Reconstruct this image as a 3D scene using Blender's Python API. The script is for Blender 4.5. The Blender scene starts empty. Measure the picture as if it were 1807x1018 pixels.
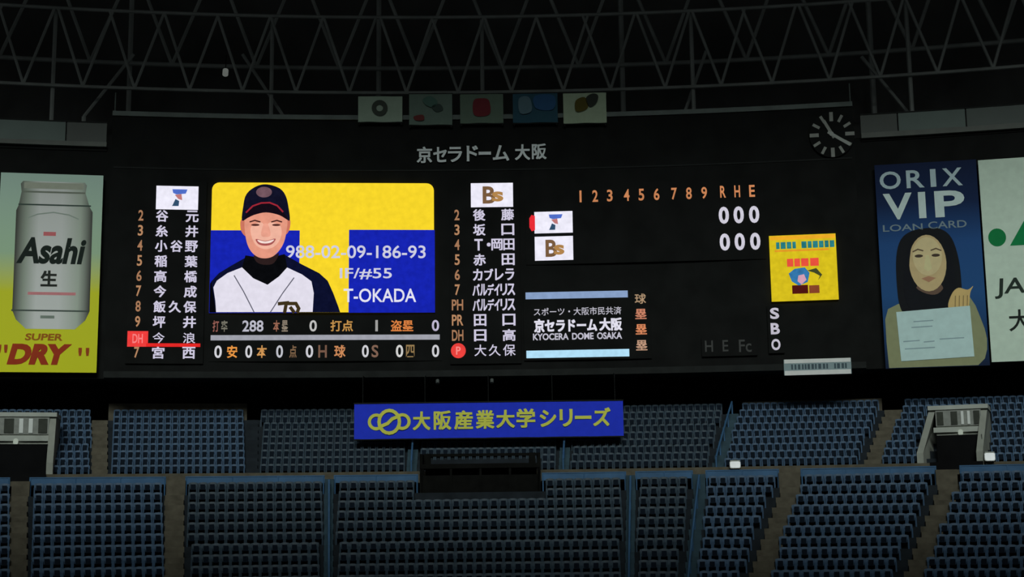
import bpy, math, random
from mathutils import Vector, Matrix
random.seed(4)
SC = bpy.context.scene
COL = SC.collection

# ------------------------------------------------------------------ camera
FPX, IW, IH = 2570.0, 1807.0, 1018.0
EYE = Vector((0.0, 0.0, 8.0))
PITCH, ROLL = math.radians(9.75), math.radians(0.73)
cam_data = bpy.data.cameras.new('camera')
cam_data.sensor_width = 36.0
cam_data.lens = FPX / IW * 36.0
cam_data.clip_end = 1000
cam = bpy.data.objects.new('camera', cam_data)
COL.objects.link(cam)
CAM_ROT = (Matrix.Rotation(math.pi / 2 + PITCH, 3, 'X') @ Matrix.Rotation(-ROLL, 3, 'Z'))
cam.location = EYE
cam.rotation_euler = CAM_ROT.to_euler()
SC.camera = cam
SC.view_settings.view_transform = 'Standard'
SC.view_settings.look = 'None'
SC.view_settings.gamma = 1.0
SC.view_settings.use_curve_mapping = False
SC.view_settings.exposure = 0.0

# ------------------------------------------------------------------ world: an unlit dome interior
world = bpy.data.worlds.new('dome_air')
SC.world = world
world.use_nodes = True
world.node_tree.nodes['Background'].inputs[0].default_value = (0.9, 1.0, 0.97, 1)
world.node_tree.nodes['Background'].inputs[1].default_value = 0.03

# ------------------------------------------------------------------ curved outfield geometry
RAD, CX, CY = 165.0, -1.9, 103.0 - 165.0        # scoreboard face lies on this cylinder

def pt(s, z, d=0.0):
    """arc length s, height z, distance d in front of the scoreboard face"""
    a = s / RAD
    r = RAD - d
    return Vector((CX + r * math.sin(a), CY + r * math.cos(a), z))

def W(px, py, d=0.0):
    v = CAM_ROT @ Vector(((px - IW / 2) / FPX, -(py - IH / 2) / FPX, -1.0))
    r = RAD - d
    ox, oy = EYE.x - CX, EYE.y - CY
    a = v.x * v.x + v.y * v.y
    b = 2 * (ox * v.x + oy * v.y)
    c = ox * ox + oy * oy - r * r
    t = (-b + math.sqrt(b * b - 4 * a * c)) / (2 * a)
    p = EYE + v * t
    return RAD * math.atan2(p.x - CX, p.y - CY), p.z

# ------------------------------------------------------------------ floodlights in the roof, aimed at the outfield stands
def flood(x, y, z, tx, tz, power, half):
    ld = bpy.data.lights.new('roof_floodlight', 'SPOT')
    ld.energy = power
    ld.color = (0.90, 1.0, 0.93)
    ld.spot_size = math.radians(half * 2)
    ld.spot_blend = 1.0
    ld.shadow_soft_size = 7.0
    o = bpy.data.objects.new('roof_floodlight', ld)
    COL.objects.link(o)
    o.location = (x, y, z)
    o.rotation_euler = (Vector((tx, 103.0, tz)) - Vector((x, y, z))).to_track_quat('-Z', 'Y').to_euler()

FLOOD = 42000.0
for fx in (-56, -42, -28, -14, 0, 14, 28, 42, 56):
    flood(fx * 0.9, 30, 55, fx, 17.8, FLOOD, 18.0)

# ------------------------------------------------------------------ materials
def lin(c):
    return tuple((v / 255 / 12.92) if v / 255 <= 0.04045 else ((v / 255 + 0.055) / 1.055) ** 2.4 for v in c)

MATS = {}
def surf(name, col, rough=0.7, noise=0.15, scale=3.0, metal=0.0, spec=0.3):
    """diffuse surface with slight procedural mottling; col is a linear albedo"""
    if name in MATS: return MATS[name]
    m = bpy.data.materials.new(name); m.use_nodes = True
    nt = m.node_tree; b = nt.nodes['Principled BSDF']
    tc = nt.nodes.new('ShaderNodeTexCoord'); n = nt.nodes.new('ShaderNodeTexNoise')
    n.inputs['Scale'].default_value = scale; n.inputs['Detail'].default_value = 5
    r = nt.nodes.new('ShaderNodeValToRGB')
    r.color_ramp.elements[0].position = 0.3; r.color_ramp.elements[1].position = 0.7
    r.color_ramp.elements[0].color = tuple(v * (1 - noise) for v in col) + (1,)
    r.color_ramp.elements[1].color = tuple(min(1, v * (1 + noise)) for v in col) + (1,)
    nt.links.new(tc.outputs['Object'], n.inputs['Vector'])
    nt.links.new(n.outputs['Fac'], r.inputs['Fac']); nt.links.new(r.outputs['Color'], b.inputs['Base Color'])
    b.inputs['Roughness'].default_value = rough; b.inputs['Metallic'].default_value = metal
    b.inputs['Specular IOR Level'].default_value = spec
    MATS[name] = m
    return m

WALL_LIGHT = 0.34
def ink(c, k=WALL_LIGHT):
    """printed colour, from the shade it shows under the floodlights"""
    key = 'ink_%d_%d_%d_%d' % (c + (int(k * 100),))
    return surf(key, tuple(min(0.9, v / k) for v in lin(c)), 0.75, 0.05, 2.0, spec=0.1)

def led(c, noise=0.08):
    """lit display cells"""
    key = 'led_%d_%d_%d' % c
    if key in MATS: return MATS[key]
    m = bpy.data.materials.new(key); m.use_nodes = True
    nt = m.node_tree; nt.nodes.remove(nt.nodes['Principled BSDF'])
    e = nt.nodes.new('ShaderNodeEmission')
    tc = nt.nodes.new('ShaderNodeTexCoord'); n = nt.nodes.new('ShaderNodeTexNoise')
    n.inputs['Scale'].default_value = 2.5; n.inputs['Detail'].default_value = 4
    r = nt.nodes.new('ShaderNodeValToRGB')
    l = lin(c)
    r.color_ramp.elements[0].position = 0.3; r.color_ramp.elements[1].position = 0.7
    r.color_ramp.elements[0].color = tuple(v * (1 - noise) for v in l) + (1,)
    r.color_ramp.elements[1].color = tuple(v * (1 + noise) for v in l) + (1,)
    nt.links.new(tc.outputs['Object'], n.inputs['Vector']); nt.links.new(n.outputs['Fac'], r.inputs['Fac'])
    nt.links.new(r.outputs['Color'], e.inputs['Color'])
    nt.links.new(e.outputs['Emission'], nt.nodes['Material Output'].inputs['Surface'])
    MATS[key] = m
    return m

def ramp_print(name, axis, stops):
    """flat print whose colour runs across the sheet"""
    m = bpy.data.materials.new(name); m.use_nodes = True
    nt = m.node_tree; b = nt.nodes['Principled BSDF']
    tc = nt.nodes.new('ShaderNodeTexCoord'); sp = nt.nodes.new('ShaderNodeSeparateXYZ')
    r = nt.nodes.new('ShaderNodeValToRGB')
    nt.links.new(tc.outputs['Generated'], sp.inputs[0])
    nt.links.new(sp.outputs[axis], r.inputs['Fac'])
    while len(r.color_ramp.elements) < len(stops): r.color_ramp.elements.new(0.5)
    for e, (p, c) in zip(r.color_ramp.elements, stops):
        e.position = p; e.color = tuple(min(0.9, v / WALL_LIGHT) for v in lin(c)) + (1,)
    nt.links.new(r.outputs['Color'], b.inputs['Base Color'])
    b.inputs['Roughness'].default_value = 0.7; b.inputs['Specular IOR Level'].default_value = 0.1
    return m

M_BLACK = surf('matt_black_steel', (0.0125, 0.013, 0.013), 0.8, 0.2, 0.6, spec=0.05)
M_PANEL = M_BLACK
M_DARK = surf('dark_recess', (0.010, 0.010, 0.011), 0.9, 0.2, 0.5, spec=0.02)  # near-black; also stands for shade inside the portal and booth openings
M_LIP = surf('charcoal_trim', (0.020, 0.022, 0.022), 0.7, 0.2, 1.0, spec=0.1)
M_LEDGE = surf('grey_ledge_metal', (0.11, 0.135, 0.13), 0.6, 0.2, 0.8)
M_CONC = surf('aisle_concrete', (0.13, 0.115, 0.088), 0.9, 0.25, 1.5, spec=0.1)
M_TERR = surf('terrace_shade_dark', (0.024, 0.030, 0.038), 0.9, 0.25, 1.0, spec=0.1)  # concrete toned dark: shade between the seats put into the colour
M_BSTEP = surf('blue_painted_step', (0.05, 0.09, 0.12), 0.8, 0.2, 1.2, spec=0.1)
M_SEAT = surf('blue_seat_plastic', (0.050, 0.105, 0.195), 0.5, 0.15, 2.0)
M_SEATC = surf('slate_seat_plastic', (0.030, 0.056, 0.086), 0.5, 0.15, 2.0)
M_PAN = surf('gap_shade_seat_pan', (0.010, 0.017, 0.030), 0.7, 0.2, 2.0, spec=0.1)  # pan toned dark to stand for the shaded gaps between seats
M_RAIL = surf('blue_rail_paint', (0.058, 0.15, 0.30), 0.5, 0.15, 1.0)
M_PORTAL = surf('pale_portal_paint', (0.36, 0.37, 0.33), 0.8, 0.12, 1.0)
M_PORTALB = surf('pale_portal_trim', (0.50, 0.52, 0.48), 0.7, 0.1, 1.0)
M_TRUSS = surf('grey_truss_paint', (0.46, 0.49, 0.48), 0.6, 0.2, 0.5)
M_ROOF = surf('dark_roof_membrane', (0.12, 0.12, 0.12), 0.95, 0.3, 0.2, spec=0.0)
M_BOOTH = surf('black_booth_cloth', (0.010, 0.010, 0.0095), 0.95, 0.2, 1.5, spec=0.02)
M_WHITE = surf('white_enamel', (0.85, 0.87, 0.86), 0.5, 0.03, 2.0)

# ------------------------------------------------------------------ object helpers
def wloc(o):
    v = Vector((0, 0, 0))
    while o is not None:
        v += o.location; o = o.parent
    return v

def obj(name, verts, faces, mat, parent=None, local=False):
    """link one mesh object; world-space verts unless local"""
    off = Vector((0, 0, 0)) if (local or parent is None) else wloc(parent)
    me = bpy.data.meshes.new(name)
    me.from_pydata([tuple(Vector(v) - off) for v in verts], [], faces)
    me.materials.append(mat)
    me.update()
    o = bpy.data.objects.new(name, me); COL.objects.link(o); o.parent = parent
    return o

def tag(o, label, cat, group=None, kind=None):
    o['label'] = label; o['category'] = cat
    if group: o['group'] = group
    if kind: o['kind'] = kind
    return o

def empty(name, loc, rz=0.0):
    o = bpy.data.objects.new(name, None); COL.objects.link(o)
    o.location = loc; o.rotation_euler = (0, 0, rz); o.empty_display_size = 0.5
    return o

def structure(o, label, cat):
    return tag(o, label, cat, kind='structure')

class MB:
    """collects shapes for one mesh"""
    def __init__(self): self.v, self.f = [], []
    def add(self, v, f):
        n = len(self.v); self.v += [Vector(p) for p in v]; self.f += [[i + n for i in q] for q in f]
    def box(self, x0, x1, y0, y1, z0, z1):
        self.add([(x0,y0,z0),(x1,y0,z0),(x1,y1,z0),(x0,y1,z0),(x0,y0,z1),(x1,y0,z1),(x1,y1,z1),(x0,y1,z1)],
                 [(0,3,2,1),(4,5,6,7),(0,1,5,4),(1,2,6,5),(2,3,7,6),(3,0,4,7)])
    def arcbox(self, s0, s1, z0, z1, d0, d1, step=2.5):
        """box that follows the curve, front face at d1"""
        n = max(1, int(math.ceil((s1 - s0) / step)))
        vs, fs = [], []
        for i in range(n + 1):
            s = s0 + (s1 - s0) * i / n
            vs += [pt(s, z0, d1), pt(s, z1, d1), pt(s, z1, d0), pt(s, z0, d0)]
        for i in range(n):
            a, b = 4 * i, 4 * i + 4
            for k in range(4):
                k2 = (k + 1) % 4
                fs.append((a + k, a + k2, b + k2, b + k))
        fs += [(3, 2, 1, 0), tuple(4 * n + k for k in range(4))]
        self.add(vs, fs)
    def bar(self, p, q, r, n=6):
        p, q = Vector(p), Vector(q); ax = (q - p).normalized()
        u = ax.orthogonal().normalized(); w = ax.cross(u)
        vs = []
        for c in (p, q):
            for k in range(n):
                a = 2 * math.pi * k / n
                vs.append(c + u * (r * math.cos(a)) + w * (r * math.sin(a)))
        fs = [(k, (k + 1) % n, n + (k + 1) % n, n + k) for k in range(n)]
        fs += [tuple(range(n - 1, -1, -1)), tuple(range(n, 2 * n))]
        self.add(vs, fs)
    def build(self, name, mat, parent=None, local=False):
        return obj(name, self.v, self.f, mat, parent, local)

# ------------------------------------------------------------------ lettering
_TXT = {}
def text2d(body, bold=0.0):
    key = (body, bold)
    if key in _TXT: return _TXT[key]
    cu = bpy.data.curves.new('lettering', 'FONT')
    cu.body = body; cu.resolution_u = 4; cu.offset = bold; cu.fill_mode = 'FRONT'
    o = bpy.data.objects.new('lettering', cu); COL.objects.link(o)
    dg = bpy.context.evaluated_depsgraph_get()
    me = bpy.data.meshes.new_from_object(o.evaluated_get(dg))
    vs = [(v.co.x, v.co.y) for v in me.vertices]; fs = [list(p.vertices) for p in me.polygons]
    bpy.data.objects.remove(o); bpy.data.curves.remove(cu); bpy.data.meshes.remove(me)
    if vs:
        x0 = min(v[0] for v in vs); x1 = max(v[0] for v in vs); y0 = min(v[1] for v in vs); y1 = max(v[1] for v in vs)
        vs = [((v[0] - x0) / max(1e-6, x1 - x0), (v[1] - y0) / max(1e-6, y1 - y0)) for v in vs]
    _TXT[key] = (vs, fs)
    return vs, fs

def sm(pts, n=4):
    """rounded closed outline through the points"""
    out, m = [], len(pts)
    for i in range(m):
        p0, p1, p2, p3 = (pts[(i + k - 1) % m] for k in range(4))
        for k in range(n):
            t = k / n
            out.append(tuple(0.5 * (2 * b + (c - a) * t + (2 * a - 5 * b + 4 * c - d) * t * t + (3 * b - a - 3 * c + d) * t ** 3) for a, b, c, d in zip(p0, p1, p2, p3)))
    return out

class Panel:
    """a flat upright panel tangent to the curve, laid out in the photograph's own measure, then built in metres"""
    def __init__(self, x0, y0, x1, y1, d):
        self.cx, self.cy = (x0 + x1) / 2, (y0 + y1) / 2
        s, z = W(self.cx, self.cy, d)
        self.s, self.z, self.d = s, z, d
        a = s / RAD
        self.o = pt(s, z, d); self.r = Vector((math.cos(a), -math.sin(a), 0)); self.n = Vector((-math.sin(a), -math.cos(a), 0))
        sl, _ = W(self.cx - 40, self.cy, d); sr, _ = W(self.cx + 40, self.cy, d)
        _, zt = W(self.cx, self.cy - 40, d); _, zb = W(self.cx, self.cy + 40, d)
        self.kx = (sr - sl) / 80 * (RAD - d) / RAD; self.ky = (zt - zb) / 80
    def P(self, px, py, h=0.0):
        return self.o + self.r * ((px - self.cx) * self.kx) + Vector((0, 0, 1)) * ((self.cy - py) * self.ky) + self.n * h
    def poly(self, pts, name, mat, parent, h, thick=0.0):
        n = len(pts)
        fr = [self.P(x, y, h) for x, y in pts]
        area = sum(pts[i][0] * pts[(i + 1) % n][1] - pts[(i + 1) % n][0] * pts[i][1] for i in range(n))
        order = list(range(n)) if area < 0 else list(range(n - 1, -1, -1))
        if thick <= 0:
            return obj(name, fr, [order], mat, parent)
        bk = [self.P(x, y, h - thick) for x, y in pts]
        fs = [order, [n + i for i in reversed(order)]]
        for k in range(n):
            a, b = order[k], order[(k + 1) % n]
            fs.append([b, a, n + a, n + b])
        return obj(name, fr + bk, fs, mat, parent)
    def rect(self, x0, y0, x1, y1, name, mat, parent, h, thick=0.0):
        return self.poly([(x0, y0), (x1, y0), (x1, y1), (x0, y1)], name, mat, parent, h, thick)
    def round_rect(self, x0, y0, x1, y1, r, name, mat, parent, h, thick=0.0, corners=(1, 1, 1, 1)):
        pts = []
        for (cx, cy, a0), on in zip(((x0 + r, y0 + r, 180), (x1 - r, y0 + r, 270), (x1 - r, y1 - r, 0), (x0 + r, y1 - r, 90)), corners):
            if on:
                for k in range(6):
                    a = math.radians(a0 + 18 * k); pts.append((cx + r * math.cos(a), cy + r * math.sin(a)))
            else:
                pts.append((x0 if a0 in (180, 90) else x1, y0 if a0 in (180, 270) else y1))
        return self.poly(pts, name, mat, parent, h, thick)
    def ellipse(self, cx, cy, rx, ry, name, mat, parent, h, n=24, thick=0.0, rot=0.0):
        c, s = math.cos(rot), math.sin(rot)
        pts = []
        for k in range(n):
            a = 2 * math.pi * k / n; x, y = rx * math.cos(a), ry * math.sin(a)
            pts.append((cx + x * c - y * s, cy + x * s + y * c))
        return self.poly(pts, name, mat, parent, h, thick)
    def stroke(self, pts, w, name, mat, parent, h):
        mb = MB(); self.stroke_into(mb, pts, w, h); return mb.build(name, mat, parent)
    def stroke_into(self, mb, pts, w, h):
        for (xa, ya), (xb, yb) in zip(pts, pts[1:]):
            h += 0.0015
            L = math.hypot(xb - xa, yb - ya) or 1; nx, ny = -(yb - ya) / L * w / 2, (xb - xa) / L * w / 2
            ex, ey = (xb - xa) / L * w * 0.25, (yb - ya) / L * w * 0.25
            mb.add([self.P(xa - ex + nx, ya - ey + ny, h), self.P(xb + ex + nx, yb + ey + ny, h), self.P(xb + ex - nx, yb + ey - ny, h), self.P(xa - ex - nx, ya - ey - ny, h)], [(0, 1, 2, 3)])
    def text(self, items, name, mat, parent, h, bold=0.0, shear=0.0, fat=0.0):
        """items: (string, x0, y0, x1, y1) boxes filled by the glyphs"""
        o = None
        for body, x0, y0, x1, y1 in items:
            mb = MB(); vs, fs = text2d(body, bold)
            for q, (ox, oy) in enumerate(((-.5, -.4), (.5, -.4), (-.5, .4), (.5, .4)) if fat else ((0, 0),)):
                mb.add([self.P(x0 + u * (x1 - x0) + shear * (w - 0.5) * (y1 - y0) + ox * fat, y1 + w * (y0 - y1) + oy * fat, h + 0.002 * q) for u, w in vs], fs)
            o = mb.build(name, mat, parent)
        return o

# ------------------------------------------------------------------ roof, rear walls and terraces (the setting)
S0, S1 = -56.0, 56.0
Z_ROOFBASE = W(855, 262, -14)[1]
mb = MB()
prof = [(-14, Z_ROOFBASE), (-14, Z_ROOFBASE + 12), (-12, Z_ROOFBASE + 22), (-4, Z_ROOFBASE + 34), (14, Z_ROOFBASE + 46), (50, Z_ROOFBASE + 58), (100, Z_ROOFBASE + 62)]
NS = 40
for i in range(NS + 1):
    s = -90 + 180 * i / NS
    mb.v += [pt(s, z, d) for d, z in prof]
k = len(prof)
for i in range(NS):
    for j in range(k - 1):
        mb.f.append([i * k + j, i * k + j + 1, (i + 1) * k + j + 1, (i + 1) * k + j])
structure(mb.build('ceiling', M_ROOF), 'dark dome roof membrane behind the steel trusses', 'roof')

Z_SOFFIT = W(855, 664, 0)[1]
mb = MB(); mb.arcbox(S0, S1, 4.0, Z_ROOFBASE + 1.0, -14.6, -14.0)
structure(mb.build('wall_back', M_ROOF), 'dark rear wall of the upper concourse above the boards', 'wall')
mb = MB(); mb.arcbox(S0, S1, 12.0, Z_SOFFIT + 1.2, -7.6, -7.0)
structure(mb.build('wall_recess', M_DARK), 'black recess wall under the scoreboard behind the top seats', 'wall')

S_BL, S_BR = W(191, 430, 0)[0], W(1517, 430, 0)[0]       # scoreboard ends
Z_WTOP = W(90, 257, -0.6)[1]
for nm, a, b, lab in (('wall_left', S0, S_BL - 0.02, 'black outfield wall carrying the beer poster'), ('wall_right', S_BR + 0.02, S1, 'black outfield wall carrying the loan card poster')):
    mb = MB(); mb.arcbox(a, b, Z_SOFFIT, Z_WTOP, -7.0, -0.6)
    structure(mb.build(nm, M_BLACK), lab, 'wall')

# upper terrace
NU, D_UB, RUN_U = 9, 3.4, 0.82
Z_UB = W(855, 836, D_UB)[1]
Z_UT = W(855, 738, D_UB - RUN_U * (NU - 1))[1]
RISE_U = (Z_UT - Z_UB) / (NU - 1)
def stepped(name, rows, back_d, low_z, label):
    """rows: list of (d_front, z) from the lowest row up"""
    prof = [(rows[0][0], low_z)]
    for i, (d, z) in enumerate(rows):
        prof.append((d, z))
        prof.append((rows[i + 1][0] if i + 1 < len(rows) else back_d, z))
    prof.append((back_d, low_z))
    mb = MB(); n = 45; k = len(prof)
    for i in range(n + 1):
        s = S0 + (S1 - S0) * i / n
        mb.v += [pt(s, z, d) for d, z in prof]
    for i in range(n):
        for j in range(k):
            j2 = (j + 1) % k
            mb.f.append([i * k + j, i * k + j2, (i + 1) * k + j2, (i + 1) * k + j])
    mb.f += [list(range(k)), [n * k + j for j in range(k - 1, -1, -1)]]
    return structure(mb.build(name, M_TERR), label, 'terrace')
UP = [(D_UB - RUN_U * i, Z_UB + RISE_U * i) for i in range(NU)]
terr_u = stepped('floor_upper_terrace', UP, -7.0, Z_UB - 2.0, 'dark stepped terrace carrying the upper tier of seats')
# walkway between the tiers
D_LB = 6.0
Z_WALK = Z_UB - 0.35
mb = MB(); mb.arcbox(S0, S1, Z_WALK - 0.3, Z_WALK, D_UB - 0.05, D_LB)
structure(mb.build('floor_walkway', M_CONC), 'concrete walkway between the upper and lower tiers', 'walkway')
# tan riser wall at the foot of the upper tier
mb = MB(); mb.arcbox(S0, S1, Z_WALK, Z_UB + 0.22, D_UB + 0.0, D_UB + 0.14)
structure(mb.build('trim_riser', M_CONC), 'tan concrete riser along the foot of the upper tier', 'riser')
# lower terrace
NL, RUN_L = 13, 0.86
Z_LT = W(855, 869, D_LB)[1]
RISE_L = 0.655
LOW = [(D_LB + RUN_L * (j + 1), Z_LT - RISE_L * j) for j in range(NL)]   # row j: front edge d, floor z
terr_l = stepped('floor_lower_terrace', LOW[::-1], D_LB, LOW[-1][1] - 2.5, 'dark stepped terrace carrying the lower tier of seats')

# ------------------------------------------------------------------ aisles: real steps on the terraces
UPPER_AISLES = [(178, 178, 14, 'tan'), (446, 447, 10, 'dark'), (726, 733, 9, 'blue'), (994, 1000, 9, 'blue'), (1264, 1292, 11, 'blue'), (1536, 1577, 17, 'tan')]
LOWER_AISLES = [(36, 36, 16, 'tan'), (310, 310, 17, 'tan'), (581, 581, 8, 'blue'), (1113, 1112, 8, 'blue'), (1234, 1228, 11, 'blue'), (1394, 1374, 19, 'tan'), (1672, 1650, 19, 'tan')]
STEP_MAT = {'tan': M_CONC, 'blue': M_BSTEP, 'dark': M_TERR}  # dark aisle steps are concrete with its shade put into the colour
def up_y(i): return 830 - (830 - 732) * i / (NU - 1)
def lo_y(j): return 860 + 18.0 * j
def aisle_span(a, row, upper):
    if upper:
        t = row / (NU - 1); px = a[0] + (a[1] - a[0]) * t; py, d = up_y(row), UP[row][0] - 0.4
    else:
        t = row * 18.0 / 53.0; px = a[0] + (a[1] - a[0]) * t; py, d = lo_y(row), LOW[row][0] - 0.45
    return W(px - a[2], py, d)[0], W(px + a[2], py, d)[0]
for a in UPPER_AISLES:
    for i in range(NU):
        l, r = aisle_span(a, i, True)
        d, z = UP[i]
        mb = MB()
        mb.arcbox(l, r, z - (RISE_U if i else 0.35), z + 0.02, d - RUN_U, d + (0.02 if i else 0.17), 3)
        if i: mb.arcbox(l, r, z - RISE_U, z - RISE_U * 0.5, d, d + RUN_U * 0.5, 3)
        mb.build('step', STEP_MAT[a[3]], terr_u)
for a in LOWER_AISLES:
    for j in range(NL):
        l, r = aisle_span(a, j, False)
        d, z = LOW[j]
        mb = MB()
        mb.arcbox(l, r, z - RISE_L, z + 0.02, d - RUN_L, d + 0.02, 3)
        if j == 0: mb.arcbox(l, r, z, Z_WALK, D_LB, D_LB + 0.35, 3)
        mb.arcbox(l, r, z - RISE_L, z - RISE_L * 0.5, d, d + RUN_L * 0.5, 3)
        mb.build('step', STEP_MAT[a[3]], terr_l)

# tan ledges along the head of two upper blocks
for x0, x1, y0, y1, lab in ((192, 436, 712, 723, 'tan ledge above the top row of the block near the beer poster'), (1310, 1556, 706, 718, 'tan ledge above the top row of the block near the loan card poster')):
    dd = UP[-1][0] - 1.0
    l, zt = W(x0, y0, dd); r, _ = W(x1, y0, dd); _, zb = W(x0, y1, dd)
    mb = MB(); mb.arcbox(l, r, UP[-1][1] + 0.0, (W((x0 + x1) / 2, y0, dd)[1]), dd - 0.3, dd)
    structure(mb.build('trim_1', M_CONC), lab, 'ledge')

# ------------------------------------------------------------------ scoreboard
Z_TOP = W(855, 211, 0)[1]
sb = empty('scoreboard', pt((S_BL + S_BR) / 2, Z_SOFFIT, 0))
tag(sb, 'huge curved black electronic scoreboard showing lineups, a player portrait and the line score', 'scoreboard')
mb = MB(); mb.arcbox(S_BL, S_BR, Z_SOFFIT + 0.45, Z_TOP, -6.8, 0.0); mb.build('cabinet', M_BLACK, sb)
mb = MB(); mb.arcbox(S_BL, S_BR, Z_SOFFIT, Z_SOFFIT + 0.45, -6.8, 0.12); mb.build('bottom_lip', M_LIP, sb)
mb = MB(); mb.arcbox(S_BL, S_BR, Z_TOP, Z_TOP + 0.34, -3.0, 0.15); mb.build('top_ledge', M_LEDGE, sb)
for sx in (S_BL + 0.08, S_BR - 0.08):
    mb = MB(); mb.bar(pt(sx, Z_TOP + 0.3, -0.6), pt(sx, Z_TOP + 1.9, -0.6), 0.05); mb.build('corner_post', M_LEDGE, sb)
# horizontal seams of the cladding
for py in (300, 655):
    z = W(855, py, 0)[1]
    mb = MB(); mb.arcbox(S_BL + 0.2, S_BR - 0.2, z - 0.05, z + 0.05, 0.0, 0.06); mb.build('cladding_seam', M_LIP, sb)

WHITE, LILAC, ORANGE, TAN = (232, 228, 245), (205, 200, 222), (205, 140, 85), (165, 122, 92)
p = Panel(735, 255, 966, 288, 0.2)
CH = [('京', 736, 258, 762, 286), ('セ', 765, 259, 788, 285), ('ラ', 791, 259, 815, 285), ('ド', 824, 257, 843, 284), ('ー', 845, 268, 866, 273), ('ム', 870, 257, 898, 284), ('大', 909, 256, 935, 283), ('阪', 939, 255, 964, 282)]
p.text(CH, 'title_character', surf('title_grey', (0.82, 0.87, 0.90), 0.6, 0.05), sb, 0.02, 0.01, 0.0, 1.0)

def team_tile(p, x0, y0, x1, y1, kind, parent, h):
    t = p.rect(x0, y0, x1, y1, 'team_tile', led((238, 236, 250)), parent, h, 0.05)
    cx, cy = (x0 + x1) / 2, (y0 + y1) / 2
    w, hh = x1 - x0, y1 - y0
    def q(u, v): return (cx + u * w, cy + v * hh)
    if kind == 'F':
        p.poly([q(-.12, -.36), q(.24, -.36), q(.20, -.18), q(-.02, -.14), q(-.10, -.2)], 'team_mark', led((80, 110, 200)), t, h + .02)
        p.poly([q(-.06, -.12), q(.10, -.16), q(.12, .10), q(.03, .06)], 'team_mark', led((190, 120, 120)), t, h + .03)
        p.poly([q(-.10, .30), q(-.04, .06), q(.05, .14), q(.04, .36), q(-.12, .36)], 'team_mark', led((50, 80, 110)), t, h + .04)
    else:
        p.text([('B', *q(-.22, -.36), *q(.08, .36))], 'team_mark', led((120, 90, 62)), t, h + .02, 0.03)
        p.text([('s', *q(.0, -.14), *q(.27, .28))], 'team_mark', led((175, 130, 75)), t, h + .03, 0.04)

def lineup(p, parent, xn, xs, rows, y0, dy, head, kind):
    """xn: number column, xs: name cell columns"""
    team_tile(p, *head, kind, parent, 0.10)
    for i, (num, cells) in enumerate(rows):
        yc = y0 + dy * i
        w = 9 if len(num) == 1 else 20
        if num == '!':
            continue
        p.text([(num, xn - w / 2, yc - 10, xn + w / 2, yc + 9)], 'position_number', led((178, 132, 96) if i % 2 else (165, 120, 88)), parent, 0.10, 0.02)
        p.text([(c, a, yc - (3 if c == '・' else 10), b, yc + (3 if c == '・' else 10)) for c, a, b in cells], 'name_character', led(LILAC), parent, 0.10, 0.006, 0.0, 0.9)

# left lineup
p = Panel(226, 318, 362, 640, 0.15)
lb = p.rect(226, 318, 362, 640, 'lineup_board', M_PANEL, sb, 0.06, 0.1)
A, B, C = (273, 294), (300, 321), (326, 348)
def two(a, c): return [(a, *A), (c, *C)]
def three(a, b, c): return [(a, *A), (b, *B), (c, *C)]
rowsL = [('2', two('谷', '元')), ('3', two('糸', '井')), ('4', three('小', '谷', '野')), ('5', two('稲', '葉')), ('6', two('高', '橋')), ('7', two('今', '成')), ('8', three('飯', '久', '保')), ('9', two('坪', '井')), ('!', []), ('7', two('宮', '西'))]
lineup(p, lb, 246, None, rowsL, 381, 26.7, (272, 327, 347, 369), 'F')
hb = p.rect(229, 584, 265, 611, 'highlight_box', led((238, 62, 60)), lb, 0.09, 0.03)
p.text([('DH', 238, 589, 256, 605)], 'position_number', led((250, 130, 130)), hb, 0.12, 0.02)
p.text([('今', 273, 586, 294, 605), ('浪', 326, 586, 348, 605)], 'name_character', led(LILAC), lb, 0.10, 0.008)
p.rect(262, 605, 357, 611, 'highlight_line', led((226, 40, 38)), lb, 0.11, 0.03)

# right lineup
p = Panel(794, 314, 918, 640, 0.15)
lb = p.rect(794, 314, 918, 640, 'lineup_board', M_PANEL, sb, 0.06, 0.1)
A, B, C = (836, 857), (861, 882), (886, 908)
rowsR = [('2', two('後', '藤')), ('3', two('坂', '口')), ('4', [('T', 838, 852), ('・', 860, 866), ('岡', 868, 887), ('田', 889, 908)]), ('5', two('赤', '田')), ('6', [('カ', 835, 851), ('ブ', 855, 870), ('レ', 874, 888), ('ラ', 892, 907)]),
         ('7', [('バ', 834, 846), ('ル', 847, 859), ('デ', 860, 871), ('ィ', 872, 881), ('リ', 883, 894), ('ス', 895, 908)]), ('PH', [('バ', 834, 846), ('ル', 847, 859), ('デ', 860, 871), ('ィ', 872, 881), ('リ', 883, 894), ('ス', 895, 908)]),
         ('PR', two('田', '口')), ('DH', two('日', '高')), ('!', [])]
lineup(p, lb, 807, None, rowsR, 379, 26.5, (832, 322, 907, 365), 'B')
rc = p.ellipse(808, 617, 13, 13, 'pitcher_mark', led((235, 66, 62)), lb, 0.09, thick=0.03)
p.text([('P', 804, 610, 812, 624)], 'position_number', led((250, 140, 135)), rc, 0.12, 0.02)
p.text([('大', 836, 607, 857, 627), ('久', 861, 607, 882, 627), ('保', 886, 607, 908, 627)], 'name_character', led(LILAC), lb, 0.10, 0.008)

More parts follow.
